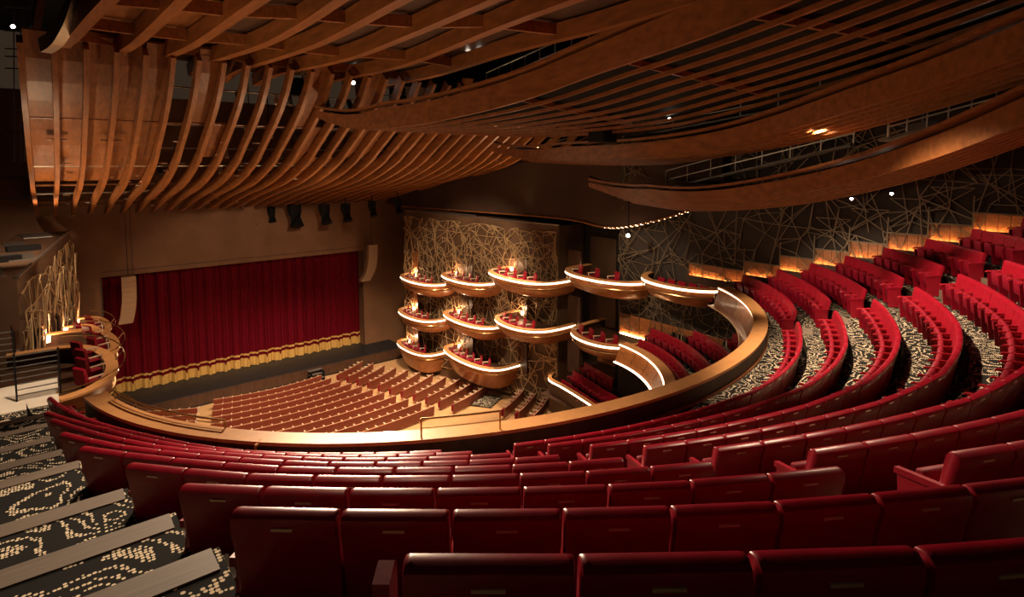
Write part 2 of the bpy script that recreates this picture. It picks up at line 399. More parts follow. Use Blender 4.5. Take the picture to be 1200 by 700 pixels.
# ------------------------------------------------------------------ stage, proscenium, curtain
YC = 48.0
stage = struct('floor_stage', MB().box((0, (45.0+56)/2, .5), (24, 11, 1.0)), 'black_floor', 'black stage floor in front of the curtain')
struct('trim_1', MB().box((0, 44.97, .55), (24, .08, .78)), 'wood_dark', 'dark wooden front edge of the stage')
wf_ = MB()
Wp, ZT = 9.49, ZC-7.844
wf_.box((-(Wp+20)/2, YC+.3, 11), (20-Wp, 1.2, 22)).box(((Wp+20)/2, YC+.3, 11), (20-Wp, 1.2, 22)).box((0, YC+.3, (ZT+22)/2), (2*Wp, 1.2, 22-ZT))
front = struct('wall_front', wf_, 'plaster', 'brown plaster proscenium wall around the stage opening')
part('jamb_shadow_gap', MB().box((-Wp-.02, YC-.32, (1+ZT)/2), (.10, .05, ZT-1)).box((Wp+.02, YC-.32, (1+ZT)/2), (.10, .05, ZT-1)), 'wood_dark', front)
part('panel_joint', MB().box((-7.65, YC-.31, (ZT+20)/2), (.05, .03, 20-ZT)), 'wood_dark', front)
part('panel_joint', MB().box((0, YC-.31, ZT+.35), (2*Wp, .03, .05)), 'wood_dark', front)
cur = root('stage_curtain', 'deep red velvet stage curtain with a gold fringed hem', 'curtain', (0, YC+.55, 1.0))
def fold(x): return .16*sin(x*7.4+1.2*sin(x*1.3))+.07*sin(x*17+2*sin(x*.7))
def drape(z0, z1, dy, nx=520):
    mb = MB(); rows = []
    for j in range(3):
        z = lerp(z0, z1, j/2); rows.append([(lerp(-Wp-.5, Wp+.5, i/nx), YC+.5+dy+fold(lerp(-Wp-.5, Wp+.5, i/nx))*lerp(1, .8, j/2), z) for i in range(nx+1)])
    return mb.grid(rows)
part('curtain_cloth', drape(1.03, ZT+.3, 0), 'velvet', cur, 60)
part('gold_hem', drape(1.02, 1.72, -.03), 'gold', cur, 60)
part('gold_band', drape(1.95, 2.10, -.03), 'gold', cur, 60)
# stage steps
st = root('stage_steps', 'small black portable steps leading up onto the stage', 'steps', (3.9, 44.5, 0))
for i in range(3): part('tread', MB().box((3.9, 44.75-.28*i, .82-.25*i), (1.1, .3, .05)), 'grey_metal', st)
for sx in (-.5, .5): part('side_frame', MB().box((3.9+sx, 44.45, .4), (.05, .9, .8)), 'black', st)

# line array loudspeakers
def array(name, x, y, z, n, label, lean, side=1):
    r = root(name, label, 'loudspeaker', (x, y, z), group='hanging line array loudspeakers beside the curtain')
    px, pz = 0, 0; a = 0
    for i in range(n):
        a = lean*(i/n)**2; c = cos(a); s_ = sin(a)
        mb = MB(); h = .36
        pts = [(-.42, -.3), (.42, -.3), (.36, .3), (-.36, .3)]
        rows = [[(x+u+px*side-(0 if q == 0 else h*s_*side), y+v, z-pz-q*h*.97) for u, v in pts] for q in (0, 1)]
        mb.grid(rows, True, True); part('cabinet', mb, 'speaker', r); pz += h*c; px -= h*s_
    part('cable', MB().bar((x, y, z), (x, y, ZC+9.15), .03), 'black', r)
array('line_array', -8.05, 46.6, ZC-7.75, 9, 'tan line array loudspeaker hanging at the left of the curtain', .35)
array('line_array', 9.9, 46.6, ZC-7.2, 9, 'curved tan line array loudspeaker at the right of the curtain', .9)

# ------------------------------------------------------------------ stalls
struct('floor_stalls', MB().grid([[(-16, y, z), (16, y, z)] for y, z in ((45, 0), (43.5, .0), (29, 1.0), (20, 1.4), (8, 2.2))]), 'stalls_floor', 'orange-brown stalls floor and aisles')
def stall_meshes():
    S = {}
    pr = [(.05, .22), (-.03, .80), (-.03, .88), (.015, .89), (.03, .86), (.10, .25)]
    S['backrest'] = MB().grid([[(x, a, b) for a, b in pr] for x in (-.288, .288)], True, True).mesh('stalls_backrest', 'stalls_wood')
    S['back_edge'] = MB().box((0, -.007, .895), (.576, .055, .022)).mesh('back_edge', 'stalls_edge')
    S['cushion'] = MB().grid([[(x, a, b) for a, b in ((.16, .30), (.20, .68), (.27, .70), (.33, .66), (.29, .28))] for x in (-.23, .23)], True, True).mesh('stalls_cushion', 'leather_front')
    S['armrest'] = MB().box((.285, .33, .74), (.06, .40, .05)).box((.285, .30, .36), (.035, .26, .72)).mesh('stalls_armrest', 'cream')
    return S
ST = stall_meshes()
def stall_row(P, Q, bow, z0, lab, grp, w=.575):
    """seats along a shallow arc from P to Q"""
    P = Vector((*P, 0)); Q = Vector((*Q, 0)); d = Q-P; nrm = Vector((-d.y, d.x, 0)).normalized(); n = max(1, round(d.length/w)); made = 0
    for i in range(n):
        t = (i+.5)/n; p = P.lerp(Q, t)+nrm*(bow*(4*(t-.5)**2-1)); sl = math.atan2(d.y, d.x)+bow*8*(t-.5)/d.length
        a, b, D = pix((p.x, p.y, z0+.8))
        if not (-20 < a < 1220): continue
        # hidden under the near balcony front?
        if b > interp(a, [80, 140, 250, 400, 500, 600, 700, 800, 870], [470, 488, 512, 522, 518, 510, 495, 470, 440]): continue
        r = root('stalls_chair', lab(i), 'seat', (p.x, p.y, z0), sl, grp); r.scale = (d.length/n/.576, 1, 1)
        b_ = link('backrest', ST['backrest'], r); link('back_edge', ST['back_edge'], b_)
        for nm in ('cushion', 'armrest'): link(nm, ST[nm], r)
        made += 1
    return made
tot = 0
for r_ in range(11):
    z = .02+.075*r_ if r_ else 0.03; y = 43.05-1.19*r_; x = 3.8+.29*r_
    for nm, A, B, bow in (('centre', (-x, y+.25), (x, y), .55), ('right', (4.95+.29*r_, 42.5-1.19*r_), (7.65+.39*r_, 44.05-1.22*r_), .12), ('left', (-7.65-.39*r_, 44.05-1.22*r_), (-4.95-.29*r_, 42.5-1.19*r_), .12)):
        nmx = {'centre': 'centre block, {} from its left end', 'right': 'right block, {} from the aisle', 'left': 'left block, {} from the side wall'}[nm]
        tot += stall_row(A, B, bow, z, lambda i: f'wood-backed stalls seat, {nmx.format(ORD[i+1])}, {ORD[r_+1]} row from the stage', 'wood backed red seats of the stalls')
for r_ in range(4):
    tot += stall_row((9.6+.2*r_, 27.5-1.15*r_), (12.6+.1*r_, 29.1-1.15*r_), .1, 1.05+.1*r_, lambda i: f'stalls seat behind the cross aisle, {ORD[i+1]} from left, {ORD[r_+1]} rear row', 'wood backed red seats of the stalls')
print('stalls', tot)
struct('floor_walk', MB().box((13.2, 36, .05), (3.6, 14, .1)), 'black_floor', 'dark carpeted walkway below the right boxes')
single('cross_aisle_rug', MB().box((10.6, 31.2, 1.0), (2.0, 2.2, .04), .5), 'carpet', 'patterned dark carpet patch at the end of the stalls cross aisle', 'carpet')

# ------------------------------------------------------------------ side walls with branch lattice
def xw(y): return 11.15+(42.73-y)*.1217
ZW = ZC-4.05
def lattice(p0, u, v, W, H, sp, th, seed, off, hole=lambda a, b: False, jit=.42, k=3):
    rnd = random.Random(seed); nodes = []
    nx, nz = int(W/sp)+1, int(H/sp)+1
    for i in range(nx+1):
        for j in range(nz+1):
            a = min(W, max(0, (i+rnd.uniform(-jit, jit))*W/nx)); b = min(H, max(0, (j+rnd.uniform(-jit, jit))*H/nz)); nodes.append((a, b))
    mb = MB(); seen = set()
    for i, (a, b) in enumerate(nodes):
        nb = sorted(range(len(nodes)), key=lambda q: (nodes[q][0]-a)**2+(nodes[q][1]-b)**2)[1:8]; rnd.shuffle(nb)
        for q in nb[:k]:
            if (min(i, q), max(i, q)) in seen: continue
            seen.add((min(i, q), max(i, q))); c, d = nodes[q]
            if hole((a+c)/2, (b+d)/2): continue
            o1 = off*rnd.uniform(.4, 1); o2 = off*rnd.uniform(.4, 1); n = u.cross(v)
            mb.bar(p0+u*a+v*b+n*o1, p0+u*c+v*d+n*o2, th, th)
    return mb
for side in (1, -1):
    A = (side*xw(42.73), 42.73); B = (side*xw(26.33), 26.33); T = 2.3*side
    poly = [A, B, (B[0]+T, B[1]), (A[0]+T, A[1])]
    mb = MB().grid([[(x, y, z) for x, y in poly] for z in (0, ZW)], True, True)
    w = struct('wall_right' if side > 0 else 'wall_left', mb, 'wall_side', 'right-hand side wall with bronze branch lattice behind the boxes' if side > 0 else 'left-hand lattice clad side wall with a flat dark top')
    pA = Vector((*A, 0)); pB = Vector((*B, 0)); Wd = (pB-pA).length
    u = (pB-pA).normalized() if side > 0 else (pA-pB).normalized(); v = Vector((0, 0, 1)); n = u.cross(v)
    s0 = pA if side > 0 else pB
    if n.x*side > 0: u = -u; s0 = pB if side > 0 else pA
    part('branch_lattice', lattice(s0+Vector((0, 0, 1.2)), u, v, Wd, ZW-1.6, .62 if side > 0 else 1.15, .036 if side > 0 else .026, 3+side, .16), 'lattice', w, kind='stuff')
    part('branch_lattice', lattice(s0+Vector((0, 0, 5.2)), u, v, Wd, ZW-6.4, .95 if side > 0 else 1.6, .035, 9+side, .3), 'lattice', w, kind='stuff')
    part('top_edge', MB().bar((*A, ZW+.04), (*B, ZW+.04), .12, .08), 'steel', w)
    for yy in (36.4, 31.0, 26.6):   # dark doors and lit timber panels behind the boxes
        for zz in (ZC-9.6, ZC-12.5, ZC-15.4):
            dz = interp(yy, [26.6, 31, 36.4], [2.0, 1.0, 0.2])
            part('door_panel', MB().box((side*(xw(yy-1.6)-.06), yy-1.6, zz+dz+1.05), (.10, 1.2, 2.1), -.12*side), 'wood_dark', w)
    for zz in (ZC-9.9, ZC-12.8, ZC-15.7):
        part('timber_panel', MB().box((side*(xw(41.5)-.08), 41.3, zz+1.3), (.12, 1.0, 2.6), -.12*side), 'wood_fascia', w)
    if side < 0:
        for (yy, xx, sx, sy) in ((41, -12.3, 1.2, 2.4), (36.5, -13.0, .8, 3.0), (32, -13.0, 1.4, 2.2), (28, -13.6, .9, 2.4)):
            part('top_plate', MB().box((xx-.4, yy, ZW+.03), (sx, sy, .05), .1), 'steel', w)
        part('top_box', MB().box((-13.1, 34.5, ZW+.12), (1.2, .5, .22), .2), 'black', w); part('top_box', MB().box((-13.8, 31.0, ZW+.12), (1.4, .4, .22), .3), 'black', w)
    else:
        part('light_bar', MB().bar((xw(41.5)+.3, 41.5, ZW+.12), (xw(34.5)+.3, 34.5, ZW+.12), .12, .1), 'steel', w)

# right wall of the balconies
wr = root('wall_balcony_right', 'dark wall with bronze branch lattice and glowing timber panels beside the right seats', None, (13.4, 12, 0), kind='structure')
part('wall_face', MB().box((12.62, 7.2, 10.5), (.5, 27, 21)), 'wall_dark', wr)
u = Vector((0, -1, 0)); v = Vector((0, 0, 1))
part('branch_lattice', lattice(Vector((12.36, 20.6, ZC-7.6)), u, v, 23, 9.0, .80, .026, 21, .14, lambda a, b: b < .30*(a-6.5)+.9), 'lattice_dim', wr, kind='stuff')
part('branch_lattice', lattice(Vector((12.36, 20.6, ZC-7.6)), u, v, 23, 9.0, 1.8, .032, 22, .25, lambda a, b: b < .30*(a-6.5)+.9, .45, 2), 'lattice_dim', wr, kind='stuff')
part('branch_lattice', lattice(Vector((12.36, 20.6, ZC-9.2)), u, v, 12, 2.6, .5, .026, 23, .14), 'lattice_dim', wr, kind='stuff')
def wing_y(k): # where the wing tier k meets the wall
    for i in range(300):
        th = lerp(-90, -2, i/300); x, y, _, _ = el(th, edge(k, th))
        if x > 11.9: return y
    return 18
wys = [16.2]+[wing_y(k) for k in range(1, NT+1)]
PT = MB().box((0, 0, 0), (.06, 1, 1)).mesh('timber_panel', 'wood_fascia')
for k in range(1, NT):
    y1, y0 = wys[k-1], wys[k]
    if y1-y0 < .15: continue
    z = zfl(k); nn = max(1, round((y1-y0)/.36)); w_ = (y1-y0)/nn
    for i in range(nn):
        o = link('timber_panel', PT, wr); yc = y0+w_*(i+.5); o.location = (12.32-13.4, yc-12, z+.56+random.uniform(-.02, .02)); o.scale = (1, w_*.95, .78)
    part('cove_light', MB().box((12.22, (y0+y1)/2, z+.30), (.06, (y1-y0)*.94, .05)), 'led_cove', wr)
    part('cove_lip', MB().box((12.13, (y0+y1)/2, z+.19), (.05, y1-y0, .38)), 'wood_dark', wr)
    part('lattice_rail', MB().box((12.22, (y0+y1)/2, z+.97), (.06, (y1-y0)*1.02, .05)), 'lattice_dim', wr)
    part('lattice_post', MB().box((12.22, y0, z+1.35), (.04, .04, 1.3)), 'lattice_dim', wr)
# truss like braces above the upper panels
for k in range(4, NT):
    y1, y0 = wys[k-1], wys[k]; z = zfl(k)+1.36
    for a, b, c, d in ((y0, 0, y1, .9), (y1, 0, y0, .9), (y0, .9, y1, .9), ((y0+y1)/2, 0, (y0+y1)/2+.3, 1.6)):
        part('lattice_brace', MB().bar((12.26, a, z+b), (12.26, c, z+d), .028), 'lattice_dim', wr)

# recess and dark piers between side wall and balcony wall
rec = root('wall_recess', 'dark brown recess with black pier behind the right boxes', None, (15.6, 23.5, 0), kind='structure')
part('recess_back', MB().box((15.8, 23.5, 10), (.4, 7, 20)), 'wall_dark', rec)
part('black_pier', MB().box((13.9, 21.2, 9), (1.0, 1.1, 18)), 'black', rec)
part('brown_panel', MB().box((15.5, 24.6, ZC-6.1), (.2, 2.2, 2.6)), 'wall_side', rec); part('brown_panel', MB().box((15.5, 24.6, ZC-9.4), (.2, 2.2, 2.4)), 'wall_side', rec)
part('carpet_wall', MB().box((14.2, 20.0, ZC-9.6), (.3, 3.0, 1.3)), 'carpet', rec)

# bulkhead above the right wall
bk = root('trim_bulkhead', 'large dark brown curved bulkhead hanging over the right boxes', None, (13, 25, ZC-3), kind='structure')
low = [(11.4, 46.5, ZC-3.7), (11.7, 42.5, ZC-3.75), (13.3, 27, ZC-3.6), (12.4, 22.0, ZC-3.7), (11.95, 19.5, ZC-3.4), (11.75, 16.8, ZC-2.65), (11.5, 14.2, ZC-1.8)]
lowp = resample(low, 30)
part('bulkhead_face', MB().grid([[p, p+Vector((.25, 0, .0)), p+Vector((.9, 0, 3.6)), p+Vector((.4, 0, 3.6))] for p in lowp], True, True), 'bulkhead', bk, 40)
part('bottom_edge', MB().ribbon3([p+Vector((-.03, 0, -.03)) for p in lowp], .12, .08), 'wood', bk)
lp2 = resample(low, 90)
for i in range(22):
    p = lp2[-1-i]; part('edge_lamp', MB().box((p.x-.06, p.y, p.z+.0), (.05, .16, .05)), 'led_edge', bk)

# ------------------------------------------------------------------ boxes
def chair_meshes():
    S = {}
    S['backrest'] = MB().grid([[(x, -.22+.05*b_, .42+b_*.48), (x, -.16+.05*b_, .42+b_*.48)] if False else [(x, -.24, .40), (x, -.30, .88), (x, -.22, .90), (x, -.14, .42)] for b_ in (0,) for x in (-.25, .25)], True, True).mesh('box_backrest', 'leather')
    S['seat'] = MB().grid([[(x, -.2, .36), (x, .25, .36), (x, .27, .44), (x, .22, .48), (x, -.2, .46)] for x in (-.25, .25)], True, True).mesh('box_seat', 'leather_front')
    S['armrest'] = MB().box((.28, .02, .62), (.05, .42, .04)).box((.28, .18, .31), (.04, .04, .62)).mesh('box_armrest', 'cream')
    S['base'] = MB().box((0, .02, .18), (.34, .30, .36)).mesh('box_base', 'black')
    return S
CH = chair_meshes()
def chair(x, y, z, rz, label, grp, nm='box_chair'):
    r = root(nm, label, 'chair', (x, y, z), rz, grp)
    for n_ in CH: link(n_, CH[n_], r)
def box(side, ya, yb, z, xin, nch, where, lower=1.15, sconce=True):
    """boat shaped box: ya stage end, yb audience end, z rail top (relative to the eye)"""
    z = ZC+z; ym = (ya+yb)/2; hy = (ya-yb)/2; P = []
    for i in range(29):
        t = pi*i/28; y = ym+hy*cos(t); x0 = xw(y)+.05; x = x0-(x0-xin)*(sin(t)**.42 if 0 < i < 28 else 0)*lerp(.93, 1.0, i/28)
        P.append((x, y))
    path_ = []
    for i, (x, y) in enumerate(P):
        a = P[max(i-1, 0)]; b = P[min(i+1, 28)]; dx, dy = b[0]-a[0], b[1]-a[1]; l = hypot(dx, dy) or 1; nx, ny = dy/l, -dx/l
        if nx > 0 and 3 < i < 25: nx, ny = -nx, -ny
        path_.append((side*x, y, z, side*nx, ny))
    s = 'right' if side > 0 else 'left'
    r = root('balcony_box', f'boat-shaped wooden box with glowing rim, {where}, {s} wall', 'balcony box', (side*(xw(ym)-1), ym, z-1.2), group='boat shaped boxes on the side walls')
    flip = 1
    part('rail_cap', MB().sweep(path_, [(.10, 0), (.10, -.06), (-.22, -.06), (-.22, 0)]), 'wood_rail', r, 30)
    part('led_rim', MB().sweep(path_ if side > 0 else path_[:17], [(.095, -.062), (.10, -.17), (.04, -.17), (.04, -.062)]), 'led', r)
    cxm = sum(p[0] for p in P)/29
    def hull(k, dz, o=0): return [(side*lerp(xw(ym), x, k)+0, lerp(ym, y, .25+.75*k), z+dz) for x, y in P]
    part('hull', MB().grid([hull(1, -.08), hull(.97, -.5), hull(.9, -.9), hull(.72, -lower)]), 'wood_fascia', r, 50)
    part('hull_trim', MB().tube(hull(1.0, -.46), .03), 'brass', r, 50)
    part('underside', MB().grid([hull(.72, -lower), hull(0, -lower)]), 'wood_dark', r)
    part('inner_wall', MB().sweep(path_, [(-.10, -.05), (-.10, -.52), (-.14, -.52), (-.14, -.05)]), 'wood_dark', r)
    part('deck', MB().grid([hull(.96, -.5), hull(0, -.5)]), 'wood_dark', r)
    if side < 0:
        rp = [(x+nx*.28, y+ny*.28, z+.28) for x, y, z, nx, ny in path_[2:27]]
        gl = part('guard_loop', MB().tube(rp, .02), 'brass', r, 50)
        part('guard_post', MB().tube([rp[12], (rp[12][0]-path_[14][3]*.3, rp[12][1], z-.1)], .02), 'brass', gl, 50)
    for i in range(nch):
        t = (i+.7)/(nch+.4); y = lerp(ya-.5, yb+.6, t); x = xin+.66+.5*abs(t-.45)**1.5
        chair(side*x, y, z-.5, side*radians(62), f'red chair, {ORD[i+1]} from stage end, {where}, {s} wall', 'red chairs in the side boxes')
    if sconce:
        yl = ya-.55; xs = side*(xw(yl)-.22)
        q = root('wall_sconce', f'small glowing wall lamp, {where}, {s} wall', 'lamp', (xs, yl, z-.25), group='glowing lamps at the backs of the boxes')
        part('glow', MB().cyl((xs, yl), .09, z-.25, z+.0, 10, .11), 'sconce_glow', q, 40); pl = bpy.data.lights.new('sconce_light', 'POINT'); pl.energy = 26; pl.color = (1, .6, .34); pl.shadow_soft_size = .1
        po = bpy.data.objects.new('sconce_light', pl); col.objects.link(po); po.parent = q; po.location = (-side*.15, 0, .45)
        part('bracket', MB().box((xs+side*.12, yl, z-.15), (.2, .06, .06)), 'brass', q)
TR = [  # ya, yb, z, xin, chairs, name
    (41.7, 36.3, -9.1, 9.35, 5, 'top tier nearest the stage'), (36.5, 31.3, -8.3, 10.0, 5, 'top tier second from the stage'), (30.8, 24.9, -7.2, 9.85, 5, 'top tier third from the stage'),
    (42.0, 36.9, -12.0, 9.3, 5, 'middle tier nearest the stage'), (36.3, 30.5, -11.2, 9.95, 5, 'middle tier second from the stage'), (29.8, 24.9, -10.1, 9.6, 5, 'middle tier third from the stage'),
    (42.7, 37.7, -14.9, 9.6, 4, 'bottom tier nearest the stage'), (36.3, 29.7, -13.9, 9.9, 6, 'bottom tier second from the stage')]
for ya, yb, z, xin, n_, nm in TR:
    box(1, ya, yb, z, xin, n_, nm, lower=1.7 if nm.startswith('bottom') else 1.15)
    if not nm.startswith('bottom tier second'): box(-1, ya, yb, z, xin+.35, min(n_, 4), nm, sconce=not nm.startswith('bottom'))
box(1, 24.0, 18.4, -6.2, 10.2, 3, 'top tier beside the black pier', sconce=False)
box(-1, 24.2, 18.6, -6.15, 10.75, 4, 'top tier next to the balcony parapet', sconce=False)
box(1, 18.6, 13.6, -5.75, 10.2, 0, 'top tier touching the parapet end', sconce=False)
box(1, 22.9, 18.2, -9.4, 9.5, 4, 'middle tier beside the black pier', sconce=False)
# small bench row in the box that touches the parapet end
for i in range(6):
    chair(11.45-.12*i*.2, 17.4-.62*i, ZC-6.7, radians(78), f'red chair on the ledge by the parapet end, {ORD[i+1]} from the stage side', 'red chairs by the parapet end')

# ------------------------------------------------------------------ middle balcony, right wing
MA, MBb, MCY, ZM = 9.3, 7.2, 18.5, ZC-8.9
mb_ = root('middle_balcony', 'curved wooden front of the lower balcony seen below the upper parapet', 'balcony front', (7, 14, ZM-1))
kw = dict(a=MA, b=MBb, cy=MCY)
part('rail_cap', MB().sweep(path(-150, -4, 70, 0, ZM, **kw), [(.48, 0), (.48, -.07), (0, -.07), (0, 0)]), 'wood_rail', mb_, 30)
part('led_strip', MB().sweep(path(-150, -4, 70, 0, ZM, **kw), [(-.005, -.01), (-.005, -.06), (-.05, -.06), (-.05, -.01)]), 'led', mb_)
for i in range(16):
    a = lerp(-150, -4, (i+.012)/16); b = lerp(-150, -4, (i+.988)/16)
    part('fascia_panel', MB().sweep(path(a, b, 5, 0, ZM, **kw), [(.05, -.08), (-.32, -.8), (-.24, -.82), (.12, -.08)]), 'wood_fascia', mb_, 30)
part('ledge_rim', MB().sweep(path(-150, -4, 70, 0, ZM, **kw), [(-.32, -.80), (-.40, -.80), (-.40, -.86), (-.32, -.86)]), 'led', mb_)
part('inner_face', MB().sweep(path(-150, -4, 70, 0, ZM, **kw), [(.44, -.07), (.44, -.75), (.38, -.75), (.38, -.07)]), 'wood_dark', mb_)
fm = root('floor_middle', 'carpeted tiers of the lower balcony', None, (9, 14, ZM-1), kind='structure')
for k in range(1, 6):
    rows = []; z = ZM-.75+.33*(k-1)
    for i in range(60):
        th = lerp(-150, -2, i/59); d0 = .4 if k == 1 else 1.18+.95*(k-2); d1 = 1.18+.95*(k-1)
        x0, y0, _, _ = el(th, d0, **kw); x1, y1, _, _ = el(th, d1, **kw)
        if x1 > 12.3: x1 = 12.3
        if x0 > 12.3: continue
        rows.append([(x0, y0, z-.35), (x0, y0, z), (x1, y1, z), (x1, y1, z+.33)])
    part('tier', MB().grid(rows), 'carpet', fm)
def mid_rows():
    for k in range(1, 5):
        d = 1.05+.95*(k-1); z = ZM-.75+.33*(k-1); th = -62.0; i = 0
        while th < -6:
            x, y, nx, ny = el(th, d, **kw)
            if x > 11.7: break
            a, b, D = pix((x, y, z+.8))
            if a < 1000 and b < 470:
                i += 1; rz = math.atan2(ny, nx)-pi/2+pi
                r = root('lower_balcony_chair', f'dark red lower balcony seat, {ORD[i]} from the near end, {ORD[k]} row behind its rail', 'seat', (x, y, z), rz, 'dark red seats of the lower balcony')
                for nm in ('backrest', 'cushion', 'armrest', 'base'): link(nm, SEAT[nm], r)
            x2, y2, _, _ = el(th+1, d, **kw); th += .57/hypot(x2-x, y2-y)
mid_rows()
for i in range(16):
    yc = 20.2-.7*i; o = link('timber_panel', PT, wr); o.location = (12.30-13.4, yc-12, ZM-.05); o.scale = (1, .66, 1.2)
part('cove_light', MB().box((12.18, 14.9, ZM-.55), (.05, 11, .05)), 'led_cove', wr)

# parterre seats below
ZP = ZC-13.0
pt = root('parterre_parapet', 'low curved parterre front with a glowing rim above the stalls', 'balcony front', (10.5, 22, 1.6))
pc = [Vector(q) for q in ((11.6, 25.2, ZP), (10.75, 24.6, ZP), (10.55, 23.2, ZP), (10.25, 21.6, ZP), (9.9, 20.0, ZP), (9.3, 17.5, ZP), (8.4, 15, ZP))]
pc = resample(pc, 30)
part('wall_panel', MB().grid([[p, p+Vector((.1, 0, 0)), p+Vector((.1, 0, -1.9)), p+Vector((0, 0, -1.9))] for p in pc], True, True), 'wood_dark', pt, 40)
part('rail_cap', MB().ribbon3([p+Vector((.05, 0, 0)) for p in pc], .22, .06), 'wood_rail', pt, 40)
part('led_rim', MB().ribbon3([p+Vector((-.05, 0, -.1)) for p in pc], .06, .07), 'led', pt)
struct('floor_parterre', MB().grid([[(10.3, y, ZP-.9), (11.6, y, ZP-.9), (11.6, y, ZP-.6), (12.6, y, ZP-.6), (12.6, y, ZP-.3), (13.6, y, ZP-.3), (13.6, y, ZP), (15.4, y, ZP)] for y in (25, 14)]), 'wood_dark', 'dark stepped floor of the parterre')
for k in range(4):
    for i in range(9):
        x = 11.2+.98*k-.14*i; y = 23.7-.58*i; z = ZP-.9+.3*k
        if (i > 6 and k > 1) or x > 13.6 or (y < 20.9 and x > 11.7) or (y < 22.2 and x > 12.9): continue
        r = root('parterre_chair', f'red parterre seat, {ORD[i+1]} from the stage end, {ORD[k+1]} row behind the glowing rim', 'seat', (x, y, z), radians(76), 'red seats of the parterre')
        for nm in ('backrest', 'cushion', 'armrest', 'base'): link(nm, SEAT[nm], r)
struct('wall_parterre', MB().box((15.6, 18, 5.5), (.3, 14, 6)), 'wood_fascia', 'orange timber wall at the back of the parterre')

# ------------------------------------------------------------------ ceiling
ce = root('ceiling', 'high dark roof void above the wooden ceiling ribs', None, (0, 20, ZC+9), kind='structure')
part('roof_slab', MB().box((0, 22, ZC+9.3), (44, 64, .3)), 'black', ce)
sh = root('ribbed_canopy', 'sweeping canopy of curved wooden ribs hanging above the stage front', 'ceiling canopy', (0, 40, ZC-3))
def rib_pts(X):
    t = max(0., (X-10.5)/4.5); Yl = 47.0-17.2*t**1.4; zl = -3.45+2.6*t; kY = (Yl-25.0)/22.0; kz = lerp(1, .62, min(1, t))
    pr = [(0, 0), (1.5, .15), (4, .65), (7, 1.25), (12.4, 2.2), (16, 3.3), (17.7, 4.2), (19.2, 5.0), (20.4, 5.75), (21.4, 6.6), (22.0, 7.35)]
    return [Vector((X, Yl-a*kY, ZC+zl+b*kz)) for a, b in pr]
def rib_mesh(P):
    mb = MB(); rows = []
    for i, p in enumerate(P):
        d = (P[min(i+1, len(P)-1)]-P[max(i-1, 0)]).normalized(); b = Vector((1, 0, 0)).cross(d); b = -b if b.z < 0 else b
        if b.y > .2 and d.z > .9: pass
        h = .5 if i > 1 else lerp(.12, .5, i/2)
        rows.append([p+Vector((-.085, 0, 0)), p+Vector((.085, 0, 0)), p+Vector((.085, 0, 0))+b*h, p+Vector((-.085, 0, 0))+b*h])
    return mb.grid(rows, True, True)
RX = [-12.62+.88*i for i in range(35)]
for i, X in enumerate(RX):
    P = resample(rib_pts(X), 22); part('rib', rib_mesh(P), 'wood', sh, 40)
rnd = random.Random(5)
for i in range(len(RX)-1):                    # boards between the ribs
    P = resample(rib_pts(RX[i]+.44), 23); up = Vector((0, .25, .5))
    segs = [(11, 15), (15, 18), (18, 22)] if i < 5 else [s for s in ((3, 6), (6, 9), (9, 12), (12, 15), (15, 18), (18, 22)) if rnd.random() < (.45 if i > 9 else .12)]
    for a, b in segs:
        part('board', MB().grid([[q+up+Vector((-.36, 0, 0)), q+up+Vector((.36, 0, 0)), q+up+Vector((.36, .02, .05)), q+up+Vector((-.36, .02, .05))] for q in P[a:b+1]], True, True), 'wood', sh)
for j, (f, mt) in enumerate(((1, 'wood'), (3, 'wood'), (6, 'steel'), (9, 'wood'), (13, 'steel'), (17, 'wood'))):
    part('purlin', MB().tube([resample(rib_pts(X), 22)[f]+Vector((0, .15, .55)) for X in RX], .05, 4), mt, sh)
for j in range(170):                           # short lamp housings and clips glinting between the ribs
    X = rnd.uniform(-12, 15); P = resample(rib_pts(X), 22); f = rnd.randint(2, 16); q = P[f]+Vector((0, .08, .30))
    part('clip_plate', MB().box(q, (rnd.uniform(.15, .45), .2, .05), rnd.uniform(0, 3)), 'steel' if j % 3 else 'cream', sh)
lg = root('lighting_grid', 'steel pipes and small lamps glimpsed above the canopy ribs', 'lighting rig', (0, 34, ZC+1.5))
for yy, zz in ((30, 3.4), (33.5, 1.9), (37, .8), (41, -.2)):
    pipe = part('pipe', MB().bar((-12, yy, ZC+zz), (14, yy, ZC+zz), .07, seg=6), 'steel', lg)
    for i in range(16):
        x = -11.5+1.6*i+rnd.uniform(-.5, .5); q = Vector((x, yy+rnd.uniform(-.2, .2), ZC+zz-.35))
        part('lamp_pod', MB().tube([q+Vector((0, .18, .3)), q, q+Vector((0, -.1, -.18))], rnd.uniform(.1, .17), 8), ('black', 'cream', 'steel', 'grey_metal')[i % 4], pipe, 40)
# edge rib that rises to the roof at the far left
part('edge_post', MB().ribbon3([at(38, 246, 37), at(38, 180, 34), at(40, 100, 27), at(42, 40, 24), at(52, -20, 22)], .25, .5), 'wood', sh)

